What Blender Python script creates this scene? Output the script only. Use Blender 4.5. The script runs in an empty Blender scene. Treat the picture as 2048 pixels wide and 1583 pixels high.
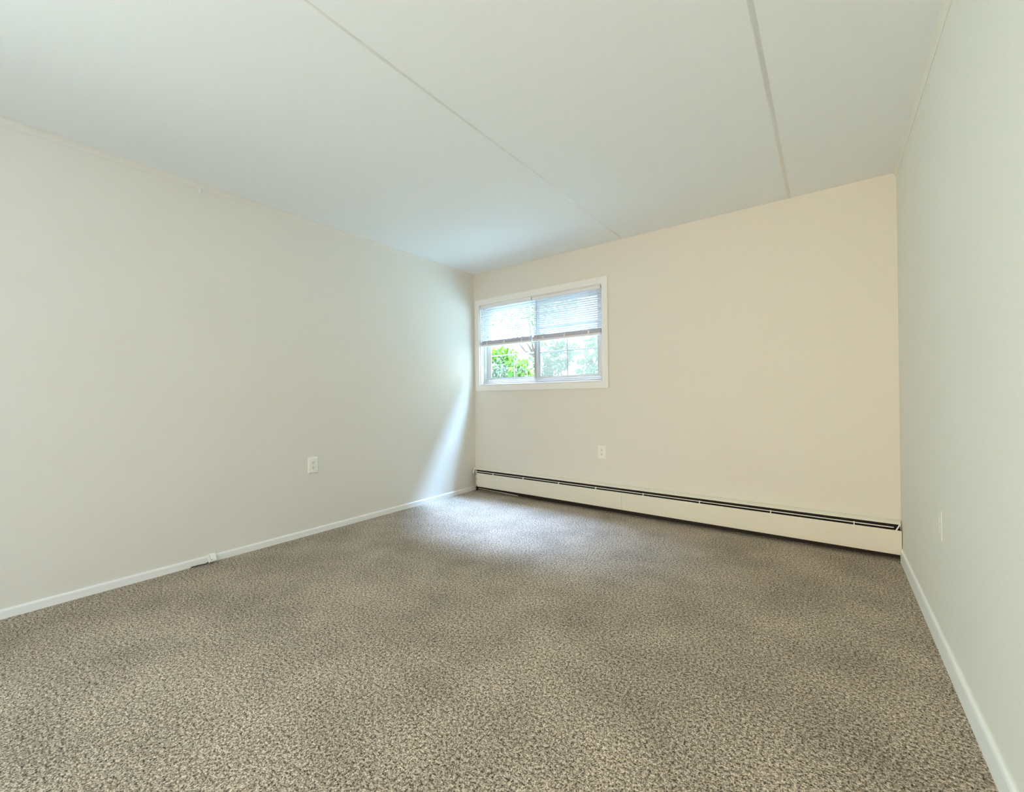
import bpy, bmesh, math, random
from mathutils import Vector, Matrix

S = bpy.context.scene
COL = S.collection
W, H, YR = 3.583, 2.44, -7.2          # room width, ceiling height, rear wall y (back wall is y = 0, left wall x = 0)

# ------------------------------------------------------------------ camera
cam_d = bpy.data.cameras.new('camera')
cam_d.sensor_fit = 'HORIZONTAL'
cam_d.sensor_width = 36.0
cam_d.lens = 14.8935
cam_d.clip_start = 0.02
cam = bpy.data.objects.new('camera', cam_d)
COL.objects.link(cam)
FW = Vector((-0.598481, 0.801133, 0.002345))
RT = Vector((0.801069, 0.598466, -0.011293))
UP = Vector((0.010451, 0.004880, 0.999933))
m = Matrix((RT, UP, -FW)).transposed().to_4x4()
m.translation = Vector((3.22516, -3.60865, 1.04748))
cam.matrix_world = m
S.camera = cam

# ------------------------------------------------------------------ view
S.view_settings.view_transform = 'Standard'
S.view_settings.look = 'None'
S.view_settings.gamma = 1.0
S.view_settings.use_curve_mapping = False
S.view_settings.exposure = 0.0
S.cycles.use_denoising = True
S.cycles.max_bounces = 12
S.cycles.diffuse_bounces = 8
S.cycles.transparent_max_bounces = 16
S.cycles.sample_clamp_indirect = 6.0

# ------------------------------------------------------------------ sky
wd = bpy.data.worlds.new('sky')
S.world = wd
wd.use_nodes = True
nt = wd.node_tree
nt.nodes.clear()
tc = nt.nodes.new('ShaderNodeTexCoord')
sx = nt.nodes.new('ShaderNodeSeparateXYZ')
rp = nt.nodes.new('ShaderNodeValToRGB')
bg = nt.nodes.new('ShaderNodeBackground')
wo = nt.nodes.new('ShaderNodeOutputWorld')
nt.links.new(tc.outputs['Generated'], sx.inputs[0])
nt.links.new(sx.outputs['Z'], rp.inputs[0])
for e, (p, c) in zip([rp.color_ramp.elements[0], rp.color_ramp.elements[1], rp.color_ramp.elements.new(0.5), rp.color_ramp.elements.new(0.5)],
                     [(0.0, (0.175, 0.215, 0.225)), (0.50, (0.18, 0.245, 0.29)), (0.80, (0.15, 0.24, 0.33)), (0.94, (0.22, 0.34, 0.49))]):
    e.position = p
    e.color = (*c, 1)
nt.links.new(rp.outputs[0], bg.inputs['Color'])
bg.inputs['Strength'].default_value = 33.0
nt.links.new(bg.outputs[0], wo.inputs['Surface'])


def area(name, loc, direction, sx_, sy_, power, color, spread=180):
    d = bpy.data.lights.new(name, 'AREA')
    d.shape = 'RECTANGLE'
    d.size, d.size_y = sx_, sy_
    d.energy = power
    d.color = color
    d.spread = math.radians(spread)
    o = bpy.data.objects.new(name, d)
    COL.objects.link(o)
    o.location = loc
    o.rotation_euler = Vector(direction).to_track_quat('-Z', 'Y').to_euler()
    return o


# high sun outside the window, and a broad sun lamp added as sky fill
for nm_, dir_, ang_, e_, col_ in (('sun', (-0.25, -0.40, -0.90), 18.0, 33.0, (0.36, 0.60, 1.0)),
                                  ('broad_sky_fill', (0.24, -0.36, -0.90), 46.0, 165.0, (0.41, 0.58, 1.0))):
    sd = bpy.data.lights.new(nm_, 'SUN')
    sd.energy = e_
    sd.angle = math.radians(ang_)
    sd.color = col_
    so = bpy.data.objects.new(nm_, sd)
    COL.objects.link(so)
    so.rotation_euler = Vector(dir_).to_track_quat('-Z', 'Y').to_euler()

# sky portal in the window opening
po = area('window_sky_portal', (0.83, 0.16, 1.63), (0, -1, 0), 1.5, 0.92, 1.0, (1, 1, 1))
po.data.cycles.is_portal = True

# cool fill light added in the left wall behind the camera
area('left_fill_light', (0.02, -5.55, 0.98), (1, 0.50, 0.0), 1.4, 1.1, 52.0, (0.80, 0.98, 0.95), 120)
# blue fill light added in the right wall behind the camera
area('right_fill_light', (W - 0.02, -6.00, 1.10), (-1, 0.35, 0.0), 1.5, 1.7, 40.0, (0.08, 0.45, 1.0), 150)
# warm fill light added in the rear wall, out of view
area('warm_rear_fill', (2.85, YR + 0.02, 1.05), (0.0, 1, 0.0), 1.1, 1.9, 35.0, (1.0, 0.42, 0.03), 110)

# ------------------------------------------------------------------ materials


def base_mat(name):
    mt = bpy.data.materials.new(name)
    mt.use_nodes = True
    n = mt.node_tree
    b = n.nodes['Principled BSDF']
    return mt, n, b


def coord(n, scale=None):
    t = n.nodes.new('ShaderNodeTexCoord')
    return t.outputs['Object']


def noise(n, vec, scale, detail=2.0, rough=0.5):
    t = n.nodes.new('ShaderNodeTexNoise')
    t.inputs['Scale'].default_value = scale
    t.inputs['Detail'].default_value = detail
    t.inputs['Roughness'].default_value = rough
    n.links.new(vec, t.inputs['Vector'])
    return t.outputs['Fac']


def ramp(n, fac, stops):
    r = n.nodes.new('ShaderNodeValToRGB')
    while len(r.color_ramp.elements) < len(stops):
        r.color_ramp.elements.new(0.5)
    for e, (p, c) in zip(r.color_ramp.elements, stops):
        e.position = p
        e.color = (*c, 1) if len(c) == 3 else c
    n.links.new(fac, r.inputs[0])
    return r.outputs[0]


def bump(n, b, h, strength, dist):
    bp = n.nodes.new('ShaderNodeBump')
    bp.inputs['Strength'].default_value = strength
    bp.inputs['Distance'].default_value = dist
    n.links.new(h, bp.inputs['Height'])
    n.links.new(bp.outputs[0], b.inputs['Normal'])


def paint(name, col, rough=0.6, nscale=260.0, bstr=0.12, var=0.03, spec=0.3):
    mt, n, b = base_mat(name)
    v = coord(n)
    f = noise(n, v, nscale, 3.0, 0.6)
    lo = tuple(c * (1 - var) for c in col)
    hi = tuple(min(1, c * (1 + var)) for c in col)
    n.links.new(ramp(n, f, [(0.3, lo), (0.7, hi)]), b.inputs['Base Color'])
    b.inputs['Roughness'].default_value = rough
    b.inputs['Specular IOR Level'].default_value = spec
    if bstr:
        bump(n, b, f, bstr, 0.002)
    return mt


M = {}
M['wall'] = paint('cream_wall_paint', (0.76, 0.75, 0.68), 0.65)
M['ceiling'] = paint('ceiling_paint', (0.86, 0.90, 0.91), 0.8, 330.0, 0.2, 0.035)
M['trim'] = paint('white_trim_paint', (0.86, 0.88, 0.85), 0.35, 60.0, 0.0, 0.01, 0.4)
M['vinyl'] = paint('white_vinyl', (0.68, 0.69, 0.66), 0.35, 60.0, 0.0, 0.01, 0.4)
M['enamel'] = paint('cream_enamel', (0.79, 0.785, 0.68), 0.35, 40.0, 0.0, 0.012, 0.4)
M['enamel_bright'] = paint('white_enamel', (0.88, 0.87, 0.80), 0.35, 40.0, 0.0, 0.01, 0.4)
M['plastic'] = paint('white_plastic', (0.86, 0.87, 0.81), 0.3, 40.0, 0.0, 0.01, 0.5)
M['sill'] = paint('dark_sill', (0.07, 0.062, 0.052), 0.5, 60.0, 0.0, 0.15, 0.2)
M['blind'] = paint('white_blind_enamel', (0.84, 0.85, 0.88), 0.4, 40.0, 0.0, 0.01, 0.4)
M['seam'] = paint('seam_lit_paint', (0.98, 0.98, 0.96), 0.5, 120.0, 0.0, 0.01, 0.3)  # paler than the ceiling, puts the light on the beads into colour
M['slot'] = paint('dark_slot', (0.03, 0.03, 0.026), 0.6, 40.0, 0.0, 0.1, 0.2)
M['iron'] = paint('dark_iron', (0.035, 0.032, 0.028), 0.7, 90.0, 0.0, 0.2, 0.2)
M['pipe'] = paint('dull_pipe', (0.55, 0.50, 0.42), 0.45, 90.0, 0.0, 0.1, 0.4)
M['seal'] = paint('grey_gasket', (0.42, 0.41, 0.37), 0.6, 60.0, 0.0, 0.03, 0.2)
M['screw'] = paint('painted_screw', (0.62, 0.62, 0.57), 0.4, 60.0, 0.0, 0.02, 0.4)


def carpet():
    mt, n, b = base_mat('speckled_carpet')
    v = coord(n)
    f1 = noise(n, v, 215.0, 3.0, 0.65)
    f2 = noise(n, v, 95.0, 2.0, 0.5)
    mx = n.nodes.new('ShaderNodeMath'); mx.operation = 'MULTIPLY_ADD'
    n.links.new(f2, mx.inputs[0]); mx.inputs[1].default_value = 0.35
    m2 = n.nodes.new('ShaderNodeMath'); m2.operation = 'MULTIPLY'
    n.links.new(f1, m2.inputs[0]); m2.inputs[1].default_value = 0.65
    n.links.new(m2.outputs[0], mx.inputs[2])
    fac = mx.outputs[0]
    c = ramp(n, fac, [(0.385, (0.043, 0.036, 0.028)), (0.455, (0.242, 0.200, 0.152)), (0.525, (0.54, 0.455, 0.358)), (0.61, (0.92, 0.80, 0.65))])
    big = noise(n, v, 2.8, 4.0, 0.6)
    bc = ramp(n, big, [(0.32, (0.80, 0.80, 0.80)), (0.68, (1.12, 1.12, 1.12))])
    mul = n.nodes.new('ShaderNodeMix'); mul.data_type = 'RGBA'; mul.blend_type = 'MULTIPLY'
    mul.inputs['Factor'].default_value = 1.0
    n.links.new(c, mul.inputs['A']); n.links.new(bc, mul.inputs['B'])
    n.links.new(mul.outputs['Result'], b.inputs['Base Color'])
    b.inputs['Roughness'].default_value = 0.95
    b.inputs['Specular IOR Level'].default_value = 0.05
    bump(n, b, fac, 0.7, 0.012)
    return mt


M['carpet'] = carpet()


def slat_mat():
    mt, n, b = base_mat('blind_slat_vinyl')
    v = coord(n)
    n.links.new(ramp(n, noise(n, v, 30.0), [(0.3, (0.70, 0.70, 0.73)), (0.7, (0.74, 0.74, 0.77))]), b.inputs['Base Color'])
    b.inputs['Roughness'].default_value = 0.4
    tr = n.nodes.new('ShaderNodeBsdfTranslucent')
    tr.inputs['Color'].default_value = (0.80, 0.88, 0.95, 1)
    mix = n.nodes.new('ShaderNodeMixShader')
    mix.inputs[0].default_value = 0.07
    n.links.new(b.outputs[0], mix.inputs[1]); n.links.new(tr.outputs[0], mix.inputs[2])
    n.links.new(mix.outputs[0], n.nodes['Material Output'].inputs['Surface'])
    return mt


M['slat'] = slat_mat()
M['rail_grey'] = paint('grey_stacked_vinyl', (0.66, 0.68, 0.76), 0.5, 40.0, 0.0, 0.03, 0.3)


def glass():
    mt, n, b = base_mat('window_glass')
    t = n.nodes.new('ShaderNodeBsdfTransparent')
    t.inputs['Color'].default_value = (0.95, 0.97, 0.96, 1)
    g = n.nodes.new('ShaderNodeBsdfGlossy')
    g.inputs['Roughness'].default_value = 0.02
    mix = n.nodes.new('ShaderNodeMixShader')
    mix.inputs[0].default_value = 0.04
    n.links.new(t.outputs[0], mix.inputs[1]); n.links.new(g.outputs[0], mix.inputs[2])
    n.links.new(mix.outputs[0], n.nodes['Material Output'].inputs['Surface'])
    return mt


def screen():
    mt, n, b = base_mat('insect_screen_mesh')
    t = n.nodes.new('ShaderNodeBsdfTransparent')
    d = n.nodes.new('ShaderNodeBsdfTranslucent')
    d.inputs['Color'].default_value = (0.07, 0.065, 0.045, 1)
    wv = n.nodes.new('ShaderNodeTexNoise')
    wv.inputs['Scale'].default_value = 40
    n.links.new(coord(n), wv.inputs['Vector'])
    mr = n.nodes.new('ShaderNodeMapRange')
    mr.inputs['To Min'].default_value = 0.40
    mr.inputs['To Max'].default_value = 0.48
    n.links.new(wv.outputs['Fac'], mr.inputs['Value'])
    mix = n.nodes.new('ShaderNodeMixShader')
    n.links.new(mr.outputs[0], mix.inputs[0])
    n.links.new(t.outputs[0], mix.inputs[1]); n.links.new(d.outputs[0], mix.inputs[2])
    n.links.new(mix.outputs[0], n.nodes['Material Output'].inputs['Surface'])
    return mt


M['glass'] = glass()
M['screen'] = screen()


def leaf(name, c1, c2, trans=0.5, tcol=None):
    mt, n, b = base_mat(name)
    v = coord(n)
    col = ramp(n, noise(n, v, 7.0, 2.0), [(0.35, c1), (0.65, c2)])
    n.links.new(col, b.inputs['Base Color'])
    b.inputs['Roughness'].default_value = 0.5
    tr = n.nodes.new('ShaderNodeBsdfTranslucent')
    n.links.new(col, tr.inputs['Color'])
    mix = n.nodes.new('ShaderNodeMixShader')
    mix.inputs[0].default_value = trans
    n.links.new(b.outputs[0], mix.inputs[1]); n.links.new(tr.outputs[0], mix.inputs[2])
    n.links.new(mix.outputs[0], n.nodes['Material Output'].inputs['Surface'])
    return mt


M['leaf_lime'] = leaf('lime_leaves', (0.028, 0.080, 0.002), (0.066, 0.125, 0.006), 0.55)
M['leaf_grey'] = leaf('grey_green_leaves', (0.045, 0.070, 0.026), (0.095, 0.115, 0.050), 0.4)
M['leaf_big'] = leaf('broad_lime_leaves', (0.024, 0.080, 0.005), (0.10, 0.145, 0.014), 0.55)
M['leaf_mint'] = leaf('mint_leaves', (0.045, 0.078, 0.024), (0.105, 0.125, 0.050), 0.45)
M['bark'] = paint('pale_bark', (0.115, 0.085, 0.068), 0.9, 40.0, 0.3, 0.2, 0.1)
M['stem'] = paint('green_stem', (0.12, 0.13, 0.10), 0.8, 40.0, 0.0, 0.1, 0.1)
M['lawn'] = paint('lawn_grass', (0.34, 0.38, 0.31), 0.9, 30.0, 0.4, 0.3, 0.1)
M['stucco'] = paint('outside_wall', (0.66, 0.62, 0.55), 0.9, 60.0, 0.2, 0.05, 0.1)

# ------------------------------------------------------------------ mesh helpers


def box(bm, a, b, bevel=0.0, seg=2, mat=None):
    """axis-aligned box between corners a and b, optional bevel, optional 4x4 transform"""
    lo = Vector([min(p, q) for p, q in zip(a, b)])
    hi = Vector([max(p, q) for p, q in zip(a, b)])
    r = bmesh.ops.create_cube(bm, size=1.0)
    vs = r['verts']
    for v in vs:
        v.co = Vector([lo[i] + (v.co[i] + 0.5) * (hi[i] - lo[i]) for i in range(3)])
    if bevel > 0:
        es = list({e for v in vs for e in v.link_edges})
        rr = bmesh.ops.bevel(bm, geom=es, offset=bevel, segments=seg, affect='EDGES', profile=0.5)
        vs = [v for v in rr['verts']]
    if mat is not None:
        bmesh.ops.transform(bm, matrix=mat, verts=list(set(vs)))
    return vs


def prism(bm, prof, axis, t0, t1, f=None):
    """closed profile of 2-D points swept along an axis; f(u, v, t) -> 3-D point"""
    if f is None:
        f = {'x': lambda u, v, t: (t, u, v), 'y': lambda u, v, t: (u, t, v), 'z': lambda u, v, t: (u, v, t)}[axis]
    A = [bm.verts.new(f(u, v, t0)) for u, v in prof]
    B = [bm.verts.new(f(u, v, t1)) for u, v in prof]
    n = len(prof)
    for i in range(n):
        j = (i + 1) % n
        bm.faces.new((A[i], A[j], B[j], B[i]))
    bm.faces.new(A[::-1])
    bm.faces.new(B)


def tube(bm, pts, rad, seg=8, caps=True):
    pts = [Vector(p) for p in pts]
    rads = rad if isinstance(rad, (list, tuple)) else [rad] * len(pts)
    rings = []
    for i, p in enumerate(pts):
        d = (pts[min(i + 1, len(pts) - 1)] - pts[max(i - 1, 0)]).normalized()
        ref = Vector((0, 0, 1)) if abs(d.z) < 0.9 else Vector((1, 0, 0))
        u = d.cross(ref).normalized()
        w = d.cross(u)
        rings.append([bm.verts.new(p + rads[i] * (math.cos(k * 2 * math.pi / seg) * u + math.sin(k * 2 * math.pi / seg) * w)) for k in range(seg)])
    for a, b in zip(rings, rings[1:]):
        for k in range(seg):
            l = (k + 1) % seg
            bm.faces.new((a[k], a[l], b[l], b[k]))
    if caps:
        bm.faces.new(rings[0][::-1])
        bm.faces.new(rings[-1])


def obj(name, bm, mat, parent=None, smooth=False):
    me = bpy.data.meshes.new(name)
    bmesh.ops.recalc_face_normals(bm, faces=bm.faces[:])
    bm.to_mesh(me)
    bm.free()
    me.materials.append(mat)
    if smooth:
        for p in me.polygons:
            p.use_smooth = True
    o = bpy.data.objects.new(name, me)
    COL.objects.link(o)
    if parent is not None:
        o.parent = parent
    return o


def NB():
    return bmesh.new()


def thing(name, label, cat, loc=(0, 0, 0), group=None):
    o = bpy.data.objects.new(name, None)
    COL.objects.link(o)
    o.empty_display_size = 0.05
    o.location = loc
    o['label'] = label
    o['category'] = cat
    if group:
        o['group'] = group
    return o


def struct(o, label=None):
    o['kind'] = 'structure'
    if label:
        o['label'] = label
    return o


# ------------------------------------------------------------------ room shell
T = 0.14
bm = NB(); box(bm, (-T, YR - T, -0.12), (W + T, T, -0.02)); box(bm, (0, YR, -0.02), (W, 0, 0.0))
struct(obj('floor', bm, M['carpet']), 'speckled grey beige carpet floor')

bm = NB(); box(bm, (-T, YR - T, H), (W + T, T, H + 0.12))
struct(obj('ceiling', bm, M['ceiling']), 'white painted ceiling with long panel seams')

# back wall with window hole
WX0, WX1, WZ0, WZ1 = 0.090, 1.575, 1.180, 2.076
bm = NB()
box(bm, (-T, 0, -0.1), (WX0, T, H)); box(bm, (WX1, 0, -0.1), (W + T, T, H))
box(bm, (WX0, 0, -0.1), (WX1, T, WZ0)); box(bm, (WX0, 0, WZ1), (WX1, T, H))
struct(obj('wall_back', bm, M['wall']), 'cream back wall with the small window')

# left wall, with a hole added behind the camera for the fill light
LY0, LY1, LZ0, LZ1 = -6.30, -4.80, 0.38, 1.60
bm = NB()
box(bm, (-T, YR - T, -0.1), (0, LY0, H)); box(bm, (-T, LY1, -0.1), (0, 0, H))
box(bm, (-T, LY0, -0.1), (0, LY1, LZ0)); box(bm, (-T, LY0, LZ1), (0, LY1, H))
struct(obj('wall_left', bm, M['wall']), 'long cream wall on the left')

RY0, RY1, RZ = -6.80, -5.20, 2.05  # unseen opening added for the right fill light
bm = NB()
box(bm, (W, YR - T, -0.1), (W + T, RY0, H)); box(bm, (W, RY1, -0.1), (W + T, 0, H)); box(bm, (W, RY0, RZ), (W + T, RY1, H))
struct(obj('wall_right', bm, M['wall']), 'cream wall close on the right')

# rear wall behind the camera; doorway and door added for the warm fill
DX0, DX1, DZ = 2.25, 3.45, 2.10
bm = NB()
box(bm, (0, YR - T, -0.1), (DX0, YR, H)); box(bm, (DX1, YR - T, -0.1), (W, YR, H)); box(bm, (DX0, YR - T, DZ), (DX1, YR, H))
struct(obj('wall_rear', bm, M['wall']))
bm = NB(); box(bm, (DX0, YR - T, 0), (DX1, YR - T + 0.04, DZ))
struct(obj('added_rear_door', bm, M['trim']))
# casing and window frame added around the side fill lights, out of view
bm = NB()
box(bm, (W - 0.012, RY0 - 0.07, 0), (W, RY0, RZ)); box(bm, (W - 0.012, RY1, 0), (W, RY1 + 0.07, RZ)); box(bm, (W - 0.012, RY0 - 0.07, RZ), (W, RY1 + 0.07, RZ + 0.07))
box(bm, (W + T - 0.03, RY0, 0), (W + T, RY1, RZ))
struct(obj('added_side_opening', bm, M['trim']))
bm = NB()
for a_, b_ in (((LY0, LZ0), (LY0 + 0.05, LZ1)), ((LY1 - 0.05, LZ0), (LY1, LZ1)), ((LY0 + 0.05, LZ0), (LY1 - 0.05, LZ0 + 0.05)), ((LY0 + 0.05, LZ1 - 0.05), (LY1 - 0.05, LZ1))):
    box(bm, (-0.10, a_[0], a_[1]), (-0.05, b_[0], b_[1]))
w2 = struct(obj('added_side_window', bm, M['vinyl']))
bm = NB(); box(bm, (-0.078, LY0 + 0.045, LZ0 + 0.045), (-0.074, LY1 - 0.045, LZ1 - 0.045))
obj('pane', bm, M['glass'], w2)

# seams of the ceiling boards: low rounded beads
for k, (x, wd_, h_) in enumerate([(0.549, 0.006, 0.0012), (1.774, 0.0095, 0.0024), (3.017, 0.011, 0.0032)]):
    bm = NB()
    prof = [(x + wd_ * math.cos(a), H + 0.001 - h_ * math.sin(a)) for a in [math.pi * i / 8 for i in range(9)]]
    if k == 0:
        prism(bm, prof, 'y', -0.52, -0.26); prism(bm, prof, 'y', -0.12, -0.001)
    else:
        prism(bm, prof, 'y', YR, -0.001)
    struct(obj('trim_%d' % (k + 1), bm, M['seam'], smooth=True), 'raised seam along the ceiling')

# narrow coves where ceiling meets the side walls
bm = NB()
prof = [(0, H), (0.018, H), (0.010, H - 0.008), (0.0045, H - 0.022), (0.0022, H - 0.036), (0, H - 0.036)]
prism(bm, prof, 'y', YR, -0.001)
struct(obj('trim_4', bm, M['wall']), 'thin cove strip over the left wall')
bm = NB()
prism(bm, [(W - u, v) for u, v in prof], 'y', YR, -0.001)
struct(obj('trim_5', bm, M['wall']), 'thin cove strip over the right wall')

# baseboards
bp = [(0, 0.0), (0.012, 0.0), (0.012, 0.037), (0.0095, 0.043), (0.005, 0.046), (0, 0.046)]
bm = NB(); prism(bm, bp, 'y', YR, -0.022)
struct(obj('baseboard_left', bm, M['trim']), 'low white baseboard under the left wall')
bp2 = [(0, 0.0), (0.012, 0.0), (0.012, 0.070), (0.0095, 0.078), (0.004, 0.083), (0, 0.083)]
bm = NB(); prism(bm, [(W - u, v) for u, v in bp2], 'y', RY1 + 0.08, -0.078); prism(bm, [(W - u, v) for u, v in bp2], 'y', YR, RY0 - 0.08)
struct(obj('baseboard_right', bm, M['trim']), 'white baseboard under the right wall')

# ------------------------------------------------------------------ window
# casing (mitred boards round the hole)
CX0, CX1, CZ0, CZ1 = 0.030, 1.629, 1.121, 2.137
bm = NB()


def mitre(bm, o, i, y0, y1):
    """one casing board: o = outer edge ends, i = inner edge ends (x, z)"""
    q = [o[0], o[1], i[1], i[0]]
    A = [bm.verts.new((x, y0, z)) for x, z in q]
    B = [bm.verts.new((x, y1, z)) for x, z in q]
    for k in range(4):
        l = (k + 1) % 4
        bm.faces.new((A[k], A[l], B[l], B[k]))
    bm.faces.new(A); bm.faces.new(B[::-1])


ix0, ix1, iz0, iz1 = WX0 - 0.001, WX1 - 0.001, WZ0 - 0.001, WZ1 - 0.001
yo = -0.015
mitre(bm, ((CX0, CZ1), (CX1, CZ1)), ((ix0, iz1), (ix1, iz1)), 0, yo)
mitre(bm, ((CX1, CZ1), (CX1, CZ0)), ((ix1, iz1), (ix1, iz0)), 0, yo)
mitre(bm, ((CX1, CZ0), (CX0, CZ0)), ((ix1, iz0), (ix0, iz0)), 0, yo - 0.001)
mitre(bm, ((CX0, CZ0), (CX0, CZ1)), ((ix0, iz0), (ix0, iz1)), 0, yo)
win = struct(obj('window_1', bm, M['trim']), 'small horizontal sliding window in white casing')

# jamb liner
bm = NB()
J = 0.010
box(bm, (WX0, 0, WZ0), (WX0 + J, T - 0.005, WZ1)); box(bm, (WX1 - J, 0, WZ0), (WX1, T - 0.005, WZ1))
box(bm, (WX0 + J, 0, WZ1 - J), (WX1 - J, T - 0.005, WZ1))
obj('jamb', bm, M['trim'], win)
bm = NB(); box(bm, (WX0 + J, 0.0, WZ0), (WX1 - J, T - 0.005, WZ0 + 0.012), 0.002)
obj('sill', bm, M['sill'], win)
bm = NB(); box(bm, (WX0 + J, -0.014, WZ0), (WX1 - J, 0.0, WZ0 + 0.012), 0.002)
obj('sill_nosing', bm, M['trim'], win)
# fixed vinyl frame with two sash tracks (stepped)
bm = NB()
fx0, fx1, fz0, fz1 = WX0 + J, WX1 - J, WZ0 + 0.012, WZ1 - J
y0, y1 = 0.050, 0.130


def ring(bm, x0, x1, z0, z1, wl, wr, wb, wt, ya, yb, bev=0.0015):
    box(bm, (x0, ya, z0), (x0 + wl, yb, z1), bev, 1); box(bm, (x1 - wr, ya, z0), (x1, yb, z1), bev, 1)
    box(bm, (x0 + wl - 0.001, ya, z0), (x1 - wr + 0.001, yb, z0 + wb), bev, 1); box(bm, (x0 + wl - 0.001, ya, z1 - wt), (x1 - wr + 0.001, yb, z1), bev, 1)


ring(bm, fx0, fx1, fz0, fz1, 0.018, 0.030, 0.022, 0.02, y0, y0 + 0.010)
ring(bm, fx0, fx1, fz0, fz1, 0.022, 0.038, 0.040, 0.03, y0 + 0.010, 0.072)
ring(bm, fx0, fx1, fz0, fz1, 0.026, 0.044, 0.046, 0.034, 0.104, y1)
obj('window_frame', bm, M['vinyl'], win)
bm = NB()
box(bm, (fx0 + 0.018, y0 + 0.0085, fz0 + 0.0215), (fx1 - 0.03, y0 + 0.0105, fz0 + 0.0255)); box(bm, (fx0 + 0.0178, y0 + 0.0085, fz0 + 0.0215), (fx0 + 0.0215, y0 + 0.0105, fz1 - 0.02))
obj('gasket', bm, M['seal'], win)


def sash(x0, x1, z0, z1, ya, yb, wl, wr, wb, wt, yg):
    bm = NB()
    ring(bm, x0, x1, z0, z1, wl, wr, wb, wt, ya, yb, 0.003)
    s = obj('sash', bm, M['vinyl'], win)
    gx0, gx1, gz0, gz1 = x0 + wl, x1 - wr, z0 + wb, z1 - wt
    bm = NB(); box(bm, (gx0 - 0.004, yg, gz0 - 0.004), (gx1 + 0.004, yg + 0.004, gz1 + 0.004))
    obj('pane', bm, M['glass'], s)
    bm = NB()
    xm = (gx0 + gx1) / 2
    yb_ = yg + 0.005
    box(bm, (xm - 0.0065, yb_, gz0), (xm + 0.0065, yb_ + 0.006, gz1), 0.002, 1)
    for k in (1, 2):
        zz = gz0 + (gz1 - gz0) * k / 3.0
        box(bm, (gx0, yb_ + 0.0005, zz - 0.006), (gx1, yb_ + 0.0055, zz + 0.006), 0.002, 1)
    obj('grille', bm, M['rail_grey'], s)
    bm = NB()
    e = 0.004
    for a, b in (((gx0, gz0), (gx0 + e, gz1)), ((gx1 - e, gz0), (gx1, gz1)), ((gx0 + e, gz0), (gx1 - e, gz0 + e)), ((gx0 + e, gz1 - e), (gx1 - e, gz1))):
        box(bm, (a[0], yg - 0.006, a[1]), (b[0], yg - 0.0005, b[1]))
    obj('glazing_bead', bm, M['seal'], s)
    return s


sash(fx0 + 0.026, 0.838, fz0 + 0.040, fz1 - 0.03, 0.088, 0.104, 0.046, 0.030, 0.030, 0.03, 0.094)
sash(0.782, fx1 - 0.040, fz0 + 0.036, fz1 - 0.03, 0.068, 0.088, 0.040, 0.030, 0.026, 0.03, 0.076)
bm = NB(); box(bm, (0.776, 0.062, fz0 + 0.040), (0.800, 0.068, fz1 - 0.03), 0.001, 1)
obj('meeting_stile', bm, M['seal'], win)
# insect screen outside the right half
bm = NB(); box(bm, (0.822, 0.118, fz0 + 0.042), (fx1 - 0.045, 0.119, fz1 - 0.032))
obj('insect_screen', bm, M['screen'], win)

# ------------------------------------------------------------------ mini blinds


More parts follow.
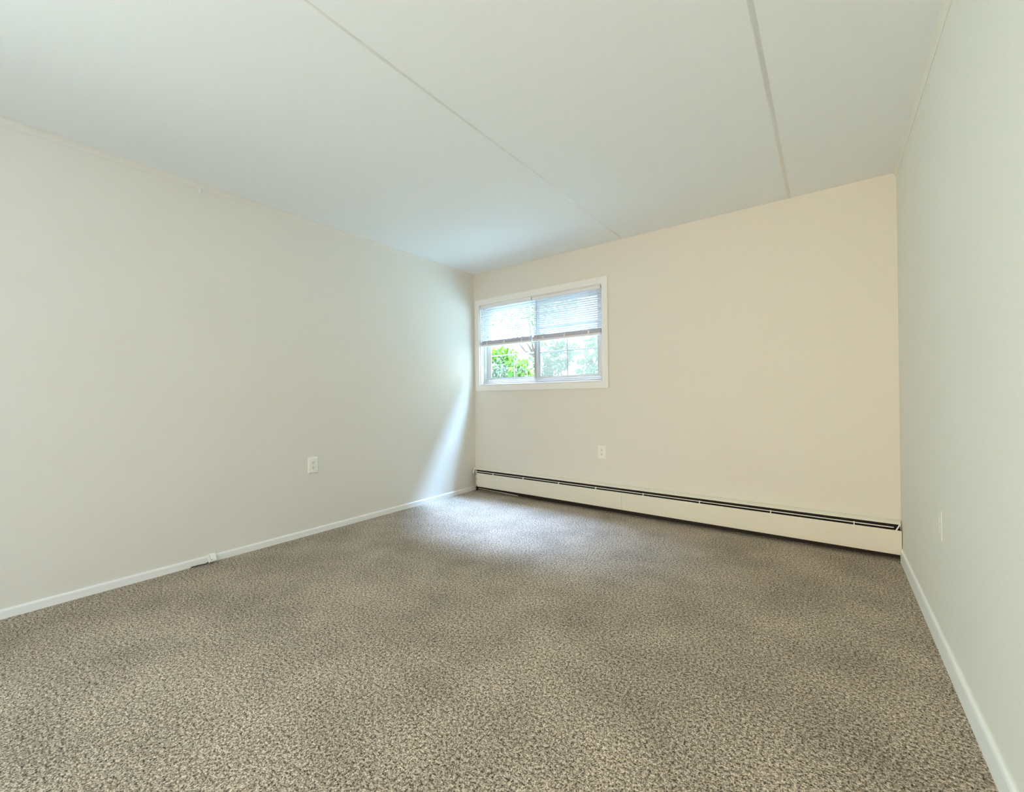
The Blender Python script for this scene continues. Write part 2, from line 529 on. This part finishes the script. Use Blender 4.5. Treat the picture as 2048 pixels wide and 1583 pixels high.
def make_blind(name, label, x0, x1, cords, clips):
    t = thing(name, label, 'blind', ((x0 + x1) / 2, 0.0, 2.06), 'mini blinds in the window')
    L = (x0 + x1) / 2
    X0, X1 = x0 - L, x1 - L
    Z = lambda z: z - 2.06
    # headrail: open-bottomed U channel
    bm = NB()
    prof = [(-0.012, Z(2.060)), (-0.012, Z(2.034)), (-0.009, Z(2.034)), (-0.009, Z(2.057)), (0.011, Z(2.057)), (0.011, Z(2.034)), (0.014, Z(2.034)), (0.014, Z(2.060))]
    prism(bm, prof, 'x', X0, X1)
    obj('headrail', bm, M['blind'], t)
    for xx in (X0, X1):
        s = 1 if xx == X0 else -1
        bm = NB(); box(bm, (xx - 0.0005 * s, -0.014, Z(2.036)), (xx + 0.003 * s, 0.015, Z(2.066)), 0.001, 1)
        obj('end_bracket', bm, M['seal'], t)
    # slats: shallow curved strips, tilted with the room edge up
    bm = NB()
    tilt = math.radians(24)
    n = 18
    pitch = (2.026 - 1.668) / (n - 1)
    rnd = random.Random(5 if x0 < 0.5 else 9)
    for i in range(n):
        zc = 2.024 - pitch * i
        tl = tilt + rnd.uniform(-0.05, 0.05)
        sag = rnd.uniform(-0.0012, 0.0012)
        ring_pts = []
        for top in (1, 0):
            row = []
            for k in range(5):
                s = -1 + k * 0.5
                yy = s * 0.0125
                cc = 0.0018 * (1 - s * s) + (0.0003 if top else -0.0003)
                row.append((yy * math.cos(tl) + cc * math.sin(tl), -yy * math.sin(tl) + cc * math.cos(tl)))
            ring_pts += row if top else row[::-1]
        prism(bm, [(u + 0.001, Z(zc) + v) for u, v in ring_pts], 'x', X0 + 0.004, X1 - 0.004,
              lambda u, v, tt, sg=sag: (tt, u, v + (sg if tt > 0 else -sg)))
    obj('slats', bm, M['slat'], t)
    # gathered slats on the bottom rail, greyer to paint in their backlit shade
    bm = NB()
    for i in range(12):
        z = 1.632 + 0.0024 * i
        box(bm, (X0 + 0.004, -0.011 + 0.0006 * (i % 2), Z(z)), (X1 - 0.004, 0.013, Z(z + 0.0016)))
    obj('gathered_slats', bm, M['rail_grey'], t)
    bm = NB(); box(bm, (X0 + 0.002, -0.013, Z(1.611)), (X1 - 0.002, 0.014, Z(1.631)), 0.003, 2)
    rail = obj('bottom_rail', bm, M['blind'], t)
    for c in clips:
        bm = NB(); box(bm, (c - L - 0.007, -0.0165, Z(1.613)), (c - L + 0.007, -0.011, Z(1.658)), 0.002, 2)
        obj('rail_clip', bm, M['plastic'], rail)
    for c in clips:
        bm = NB()
        tube(bm, [(c - L, -0.0125, Z(2.04)), (c - L, -0.0125, Z(1.64))], 0.0009, 5)
        tube(bm, [(c - L, 0.0145, Z(2.04)), (c - L, 0.0145, Z(1.64))], 0.0009, 5)
        obj('ladder_cord', bm, M['vinyl'], t)
    for kind, cx, zb in cords:
        bm = NB()
        if kind == 'tilt_wand':
            tube(bm, [(cx - L, -0.020, Z(2.022)), (cx - L, -0.021, Z(1.8)), (cx - L - 0.002, -0.021, Z(zb))], 0.0042, 6)
            w = obj('tilt_wand', bm, M['rail_grey'], t, True)
            bm = NB(); tube(bm, [(cx - L, -0.012, Z(2.040)), (cx - L, -0.019, Z(2.034)), (cx - L, -0.020, Z(2.018))], 0.0022, 6)
            obj('wand_hook', bm, M['plastic'], w, True)
        else:
            for d in (-0.003, 0.003):
                tube(bm, [(cx - L + d, -0.0145, Z(2.045)), (cx - L + d * 2, -0.0165, Z(1.9)), (cx - L - d, -0.016, Z(1.75)), (cx - L + d * 0.5, -0.017, Z(zb))], 0.0013, 5)
            c_ = obj('lift_cord', bm, M['vinyl'], t)
            bm = NB(); tube(bm, [(cx - L, -0.017, Z(zb + 0.012)), (cx - L, -0.017, Z(zb)), (cx - L, -0.017, Z(zb - 0.022))], [0.003, 0.006, 0.0045], 8)
            obj('cord_tassel', bm, M['plastic'], c_, True)
    return t


make_blind('mini_blind', 'half-raised white mini blind over the left sash, next to the wall corner', WX0 + J + 0.001, 0.799,
           [('tilt_wand', 0.137, 1.385), ('lift_cord', 0.783, 1.66)], (0.199, 0.440, 0.670))
make_blind('mini_blind.001', 'half-raised white mini blind over the screened right sash', 0.803, WX1 - J - 0.001,
           [('tilt_wand', 0.866, 1.385)], (0.935, 1.180, 1.440))

# ------------------------------------------------------------------ baseboard heater
ht = thing('baseboard_heater', 'long cream hot-water baseboard heater along the back wall', 'heater', (1.79, 0, 0))
HL = 1.79
TILT = 0.018


def hx(u, v, t):
    """profile point (y, z) at world x = t, lifted slightly towards the left end"""
    return (t - HL, u, v + TILT * (1 - t / W) - 0.003)


HX0, HX1 = 0.022, W - 0.004
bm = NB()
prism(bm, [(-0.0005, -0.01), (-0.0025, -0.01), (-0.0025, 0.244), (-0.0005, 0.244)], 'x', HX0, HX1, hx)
obj('back_panel', bm, M['iron'], ht)  # dark instead of enamel, paints in the shade of slots and floor gap
bm = NB()
hood = [(-0.001, 0.246), (-0.010, 0.2455), (-0.024, 0.241), (-0.040, 0.233), (-0.046, 0.228), (-0.046, 0.2255), (-0.040, 0.230), (-0.024, 0.238), (-0.010, 0.2425), (-0.001, 0.243)]
prism(bm, hood, 'x', HX0, HX1, hx)
obj('hood', bm, M['enamel'], ht)
bm = NB()
dam = [(-0.0575, 0.2040), (-0.0588, 0.2048), (-0.0535, 0.2082), (-0.0515, 0.2088), (-0.0505, 0.2078), (-0.0562, 0.2036)]
prism(bm, dam, 'x', HX0 + 0.012, HX1 - 0.034, hx)
obj('damper', bm, M['enamel_bright'], ht)
front = [(-0.058, 0.188), (-0.062, 0.1925), (-0.0665, 0.1915), (-0.068, 0.187), (-0.066, 0.060), (-0.064, 0.042), (-0.056, 0.040), (-0.056, 0.043), (-0.0625, 0.046), (-0.0645, 0.186), (-0.0625, 0.1895), (-0.060, 0.186)]
for a, b in ((0.078, 1.7620), (1.7635, W - 0.003)):
    bm = NB(); prism(bm, front, 'x', a, b, hx)
    obj('front_panel', bm, M['enamel'], ht)
# finned element and copper pipe inside
bm = NB()
x = 0.30
while x < 3.45:
    y_, z_ = hx(-0.008, 0.10, x)[1:]
    box(bm, (x - HL, -0.052, 0.095), (x - HL + 0.0012, -0.008, 0.155))
    x += 0.012
obj('heating_fins', bm, M['iron'], ht)
bm = NB(); tube(bm, [(0.05 - HL, -0.03, 0.13), (3.55 - HL, -0.03, 0.125)], 0.011, 10)
obj('heating_pipe', bm, M['iron'], ht, True)
bm = NB(); tube(bm, [(0.08 - HL, -0.040, 0.030), (0.40 - HL, -0.040, 0.024), (0.62 - HL, -0.040, 0.018)], 0.0045, 8)
obj('return_pipe', bm, M['pipe'], ht, True)
bm = NB(); box(bm, (HX0 + 0.02 - HL, -0.056, 0.188), (HX1 - 0.02 - HL, -0.003, 0.190))
obj('inner_baffle', bm, M['iron'], ht)
# small brackets seen in the lower slot
for bx in (0.30, 0.70, 1.12, 1.51, 1.95, 2.40, 2.88, 3.347):
    bm = NB()
    prism(bm, [(-0.045, 0.206), (-0.052, 0.212), (-0.066, 0.197), (-0.064, 0.189), (-0.058, 0.189)], 'x', bx, bx + 0.006, hx)
    obj('damper_bracket', bm, M['enamel_bright'], ht)
# curled end plate at the left end, diagonal plate at the right end
bm = NB()
cu = [(-0.004, 0.250), (-0.014, 0.248), (-0.030, 0.240), (-0.044, 0.226), (-0.055, 0.205), (-0.058, 0.190), (-0.052, 0.178)]
prism(bm, [(y, z) for y, z in cu] + [(y + 0.004, z - 0.003) for y, z in cu[::-1]], 'x', 0.010, 0.026, hx)
obj('end_cap', bm, M['enamel_bright'], ht)
bm = NB()
A = [hx(-0.046, 0.229, W - 0.010), hx(-0.046, 0.229, W - 0.004), hx(-0.064, 0.190, W - 0.026), hx(-0.064, 0.190, W - 0.031)]
B = [(p[0], p[1] + 0.006, p[2] + 0.003) for p in A]
va = [bm.verts.new(p) for p in A]; vb = [bm.verts.new(p) for p in B]
bm.faces.new(va); bm.faces.new(vb[::-1])
for k in range(4):
    l = (k + 1) % 4
    bm.faces.new((va[k], va[l], vb[l], vb[k]))
obj('end_clip', bm, M['enamel_bright'], ht)
# pipe elbow and valve low at the left end
bm = NB()
tube(bm, [(0.035 - HL, -0.020, 0.0), (0.035 - HL, -0.020, 0.045), (0.042 - HL, -0.022, 0.058), (0.060 - HL, -0.026, 0.064), (0.10 - HL, -0.03, 0.066)], 0.009, 10)
box(bm, (0.022 - HL, -0.036, 0.016), (0.048 - HL, -0.010, 0.034), 0.003)
ev = obj('supply_valve', bm, M['iron'], ht)
bm = NB(); tube(bm, [(0.036 - HL, -0.046, 0.025), (0.036 - HL, -0.036, 0.025)], 0.006, 10)
obj('valve_stem', bm, M['pipe'], ev)

# ------------------------------------------------------------------ outlets


def outlet(name, label, loc, rotz, mat, w=0.074, h=0.120, painted=False, group=None, d=0.0065):
    """plate in the local x-z plane, facing local -y"""
    t = thing(name, label, 'outlet', loc, group)
    t.rotation_euler = (0, 0, rotz)
    bm = NB()
    # plate with chamfered rim
    a, b = w / 2, h / 2
    lo = [(-a, -b), (a, -b), (a, b), (-a, b)]
    hi = [(-a + 0.005, -b + 0.005), (a - 0.005, -b + 0.005), (a - 0.005, b - 0.005), (-a + 0.005, b - 0.005)]
    V0 = [bm.verts.new((x, 0, z)) for x, z in lo]
    V1 = [bm.verts.new((x, -d * 0.6, z)) for x, z in lo]
    V2 = [bm.verts.new((x, -d, z)) for x, z in hi]
    for P, Q in ((V0, V1), (V1, V2)):
        for k in range(4):
            l = (k + 1) % 4
            bm.faces.new((P[k], P[l], Q[l], Q[k]))
    bm.faces.new(V2); bm.faces.new(V0[::-1])
    plate = obj('cover_plate', bm, mat, t)
    for s in (1, -1):
        zc = 0.0195 * s
        bm = NB()
        pr = []
        for k in range(24):
            an = 2 * math.pi * k / 24
            x = 0.0172 * math.cos(an); z = 0.0172 * math.sin(an)
            pr.append((x, max(-0.0135, min(0.0135, z)) + zc))
        prism(bm, pr, 'y', -d - 0.0018, -d + 0.001)
        r = obj('receptacle', bm, mat, t)
        if not painted:
            for sx_, hh in ((-0.0064, 0.0085), (0.0064, 0.0068)):
                bm = NB(); box(bm, (sx_ - 0.0017, -d - 0.0024, zc + 0.0035 - hh / 2), (sx_ + 0.0017, -d - 0.001, zc + 0.0035 + hh / 2))
                obj('slot', bm, M['slot'], r)
            bm = NB()
            g = [(0.0026 * math.cos(2 * math.pi * k / 12), 0.0026 * math.sin(2 * math.pi * k / 12) + zc - 0.0068) for k in range(12)]
            prism(bm, g, 'y', -d - 0.0024, -d - 0.001)
            obj('ground_hole', bm, M['slot'], r)
    bm = NB()
    g = [(0.003 * math.cos(2 * math.pi * k / 12), 0.003 * math.sin(2 * math.pi * k / 12)) for k in range(12)]
    prism(bm, g, 'y', -d - 0.001, -d + 0.001)
    obj('screw', bm, M['screw'] if not painted else mat, t)
    return t


outlet('wall_outlet', 'white duplex outlet on the left wall above the baseboard', (0.0, -1.898, 0.535), math.pi / 2, M['plastic'], 0.078, 0.122, d=0.013)
outlet('wall_outlet.001', 'cream duplex outlet on the back wall below the window', (1.555, 0.0, 0.531), 0.0, M['enamel_bright'], 0.080, 0.122)
outlet('wall_outlet.002', 'painted-over outlet on the right wall, seen edge-on', (W, -1.190, 0.512), -math.pi / 2, M['wall'], 0.074, 0.120, True, None, 0.003)

# ------------------------------------------------------------------ phone jack on the baseboard
pj = thing('phone_jack', 'small white surface-mount phone jack on the left baseboard', 'jack', (0.012, -2.583, 0.0))
bm = NB()
prism(bm, [(0.0, 0.014), (0.0, 0.050), (0.004, 0.054), (0.030, 0.018), (0.030, 0.010), (0.024, 0.008)], 'y', -0.021, 0.018)
obj('base', bm, M['plastic'], pj)
bm = NB()
prism(bm, [(0.001, 0.052), (0.005, 0.059), (0.009, 0.058), (0.039, 0.023), (0.039, 0.017), (0.034, 0.013)], 'y', -0.016, 0.0195)
obj('cover', bm, M['plastic'], pj)
bm = NB()
prism(bm, [(0.010, 0.0545), (0.0115, 0.0562), (0.0335, 0.0302), (0.032, 0.0285)], 'y', -0.0135, -0.0115)
obj('cover_groove', bm, M['seal'], pj)
bm = NB()
prism(bm, [(0.0335, 0.0275), (0.0355, 0.0290), (0.0385, 0.0252), (0.0365, 0.0240)], 'y', -0.0095, -0.0055)
obj('jack_port', bm, M['slot'], pj)
bm = NB(); tube(bm, [(0.018, -0.020, 0.012), (0.022, -0.034, 0.006), (0.012, -0.075, 0.006), (0.006, -0.11, 0.004)], 0.0028, 6)
obj('cable', bm, M['iron'], pj, True)

# curled flake of paint under the ceiling on the left wall
fl = thing('paint_flake', 'curled cream flake of paint hanging at the top of the left wall', 'paint flake', (0.003, -2.625, 2.405))
bm = NB()
rows = []
for k in range(7):
    q = k / 6.0
    x_ = 0.004 + 0.024 * q * q
    z_ = 0.006 - 0.042 * q
    w_ = 0.011 * (1 - 0.45 * q)
    rows.append([bm.verts.new((x_ + dx, -0.004 * q + sgn * w_, z_)) for dx, sgn in ((0, -1), (0, 1), (0.0025, 1), (0.0025, -1))])
for p, q in zip(rows, rows[1:]):
    for k in range(4):
        l = (k + 1) % 4
        bm.faces.new((p[k], p[l], q[l], q[k]))
bm.faces.new(rows[0][::-1]); bm.faces.new(rows[-1])
obj('flake', bm, M['trim'], fl, True)

# ------------------------------------------------------------------ outdoors
bm = NB(); box(bm, (-16, T + 0.02, 0.70), (14, 24, 0.95))
struct(obj('lawn', bm, M['lawn']))


def add_leaf(bm, c, d, nrm, L, w):
    d = d.normalized()
    s = d.cross(nrm).normalized()
    up = s.cross(d)
    pts = [c, c + d * L * 0.3 + s * w * 0.5, c + d * L * 0.65 + s * w * 0.42 + up * L * 0.06, c + d * L - up * L * 0.08,
           c + d * L * 0.65 - s * w * 0.42 + up * L * 0.06, c + d * L * 0.3 - s * w * 0.5]
    bm.faces.new([bm.verts.new(p) for p in pts])


def rvec(r):
    while True:
        v = Vector((r.uniform(-1, 1), r.uniform(-1, 1), r.uniform(-1, 1)))
        if 0.05 < v.length < 1:
            return v


def shrub(label, base, centre, radii, n, L, w, leafm, seed, stems=8, cat='shrub', group='shrubs outside the window', droop=0.3, lump_n=9):
    r = random.Random(seed)
    t = thing('shrub', label, cat, base, group)
    B = Vector(base)
    bm = NB()
    C = Vector(centre) - B
    lumps = [Vector((r.uniform(-.6, .6) * radii[0], r.uniform(-.6, .6) * radii[1], r.uniform(-.6, .6) * radii[2])) for _ in range(lump_n)]
    for i in range(n):
        lp = r.choice(lumps)
        v = rvec(r)
        p = C + lp + Vector((v.x * radii[0] * .5, v.y * radii[1] * .5, v.z * radii[2] * .5))
        d = (v + Vector((r.uniform(-.5, .5), r.uniform(-.5, .5), -droop + r.uniform(-.4, .6))))
        if d.length < 0.1:
            d = Vector((0, 0, 1))
        s = r.uniform(0.6, 1.25)
        add_leaf(bm, p, d, rvec(r), L * s, w * s)
    obj('foliage', bm, leafm, t)
    bm = NB()
    for k in range(stems):
        tip = C + r.choice(lumps) + Vector((r.uniform(-.3, .3) * radii[0], r.uniform(-.3, .3) * radii[1], radii[2] * r.uniform(-.1, .5)))
        b0 = Vector((r.uniform(-.12, .12), r.uniform(-.12, .12), 0))
        mid = (b0 + tip) / 2 + Vector((r.uniform(-.08, .08), r.uniform(-.08, .08), 0.04))
        tube(bm, [b0, mid, tip], [0.011, 0.008, 0.004], 6)
    obj('stems', bm, M['stem'], t, True)
    return t


G = 0.95
shrub('dense lime-green hedge bush behind the left sash, level with the blind rail', (-3.65, 5.1, G), (-3.70, 5.1, 1.72), (0.72, 0.5, 0.58), 5200, 0.13, 0.07, M['leaf_lime'], 1, lump_n=26)
shrub('grey-green stemmy bush low in the left half of the left sash', (-1.63, 2.5, G), (-1.63, 2.5, 1.50), (0.34, 0.25, 0.27), 420, 0.10, 0.026, M['leaf_grey'], 2, 16)
shrub('broad-leaved lime plant beside the tree trunk in the left sash', (-0.88, 2.2, G), (-0.90, 2.2, 1.45), (0.25, 0.22, 0.25), 150, 0.12, 0.07, M['leaf_big'], 3, 9)
shrub('mint-green bush behind the left half of the screened sash', (-0.80, 3.1, G), (-0.86, 3.1, 1.66), (0.36, 0.3, 0.46), 620, 0.11, 0.05, M['leaf_mint'], 4, 10)
shrub('loose mint-green bush behind the right half of the screened sash', (-0.12, 3.0, G), (0.02, 3.0, 1.62), (0.30, 0.3, 0.50), 360, 0.13, 0.05, M['leaf_mint'], 5, 12)


def tree(label, base, pts, rads, branches, crown, n, leafm, seed):
    r = random.Random(seed)
    t = thing('tree', label, 'tree', base, 'trees outside the window')
    B = Vector(base)
    bm = NB()
    tube(bm, [Vector(p) - B for p in pts], rads, 10)
    obj('trunk', bm, M['bark'], t, True)
    bm = NB()
    for br, ra in branches:
        tube(bm, [Vector(p) - B for p in br], ra, 7)
    obj('branches', bm, M['bark'], t, True)
    bm = NB()
    for c, rad, k in crown:
        C = Vector(c) - B
        for i in range(int(n * k)):
            v = rvec(r)
            add_leaf(bm, C + v * rad, v + Vector((r.uniform(-.5, .5), r.uniform(-.5, .5), -0.4)), rvec(r), 0.13 * r.uniform(.6, 1.3), 0.06)
    obj('crown', bm, leafm, t)
    return t


tree('tree with a pale forked trunk behind the left sash', (-2.02, 4.5, G),
     [(-2.02, 4.5, G), (-2.04, 4.5, 1.45), (-2.10, 4.5, 1.80), (-2.20, 4.5, 2.02)], [0.075, 0.062, 0.052, 0.044],
     [([(-2.20, 4.5, 2.0), (-2.42, 4.5, 2.10), (-2.62, 4.52, 2.30), (-2.70, 4.5, 2.62), (-2.8, 4.5, 3.1)], [0.034, 0.028, 0.024, 0.020, 0.014]),
      ([(-2.20, 4.5, 2.0), (-2.34, 4.5, 2.24), (-2.52, 4.45, 2.50), (-2.66, 4.5, 3.0)], [0.03, 0.024, 0.02, 0.014]),
      ([(-2.19, 4.5, 2.0), (-2.24, 4.5, 2.28), (-2.36, 4.6, 2.62), (-2.40, 4.5, 3.2)], [0.032, 0.026, 0.02, 0.014]),
      ([(-2.19, 4.5, 2.0), (-2.12, 4.5, 2.26), (-2.10, 4.6, 2.6), (-2.02, 4.5, 3.3)], [0.032, 0.026, 0.02, 0.014]),
      ([(-2.16, 4.5, 1.95), (-1.96, 4.45, 2.18), (-1.80, 4.4, 2.5), (-1.6, 4.4, 3.1)], [0.026, 0.022, 0.018, 0.012])],
     [((-2.7, 4.6, 3.3), 0.75, 1), ((-1.9, 4.6, 3.5), 0.8, 1), ((-2.3, 4.4, 4.1), 0.8, 1), ((-1.95, 4.4, 2.30), 0.14, .05)], 420, M['leaf_lime'], 11)
tree('leafy tree rising behind the screened right sash', (0.35, 5.6, G),
     [(0.35, 5.6, G), (0.32, 5.6, 1.6), (0.20, 5.6, 2.4), (0.1, 5.6, 3.0)], [0.07, 0.06, 0.05, 0.03],
     [([(0.26, 5.6, 2.0), (-0.1, 5.6, 2.5), (-0.5, 5.6, 3.1)], [0.03, 0.024, 0.012]),
      ([(0.20, 5.6, 2.4), (0.4, 5.6, 2.9), (0.6, 5.6, 3.4)], [0.03, 0.022, 0.012])],
     [((-0.3, 5.6, 2.9), 0.6, 1), ((0.3, 5.6, 3.3), 0.7, 1), ((-1.0, 5.9, 2.5), 0.5, .6), ((-0.2, 5.5, 2.3), 0.45, .4)], 330, M['leaf_mint'], 12)
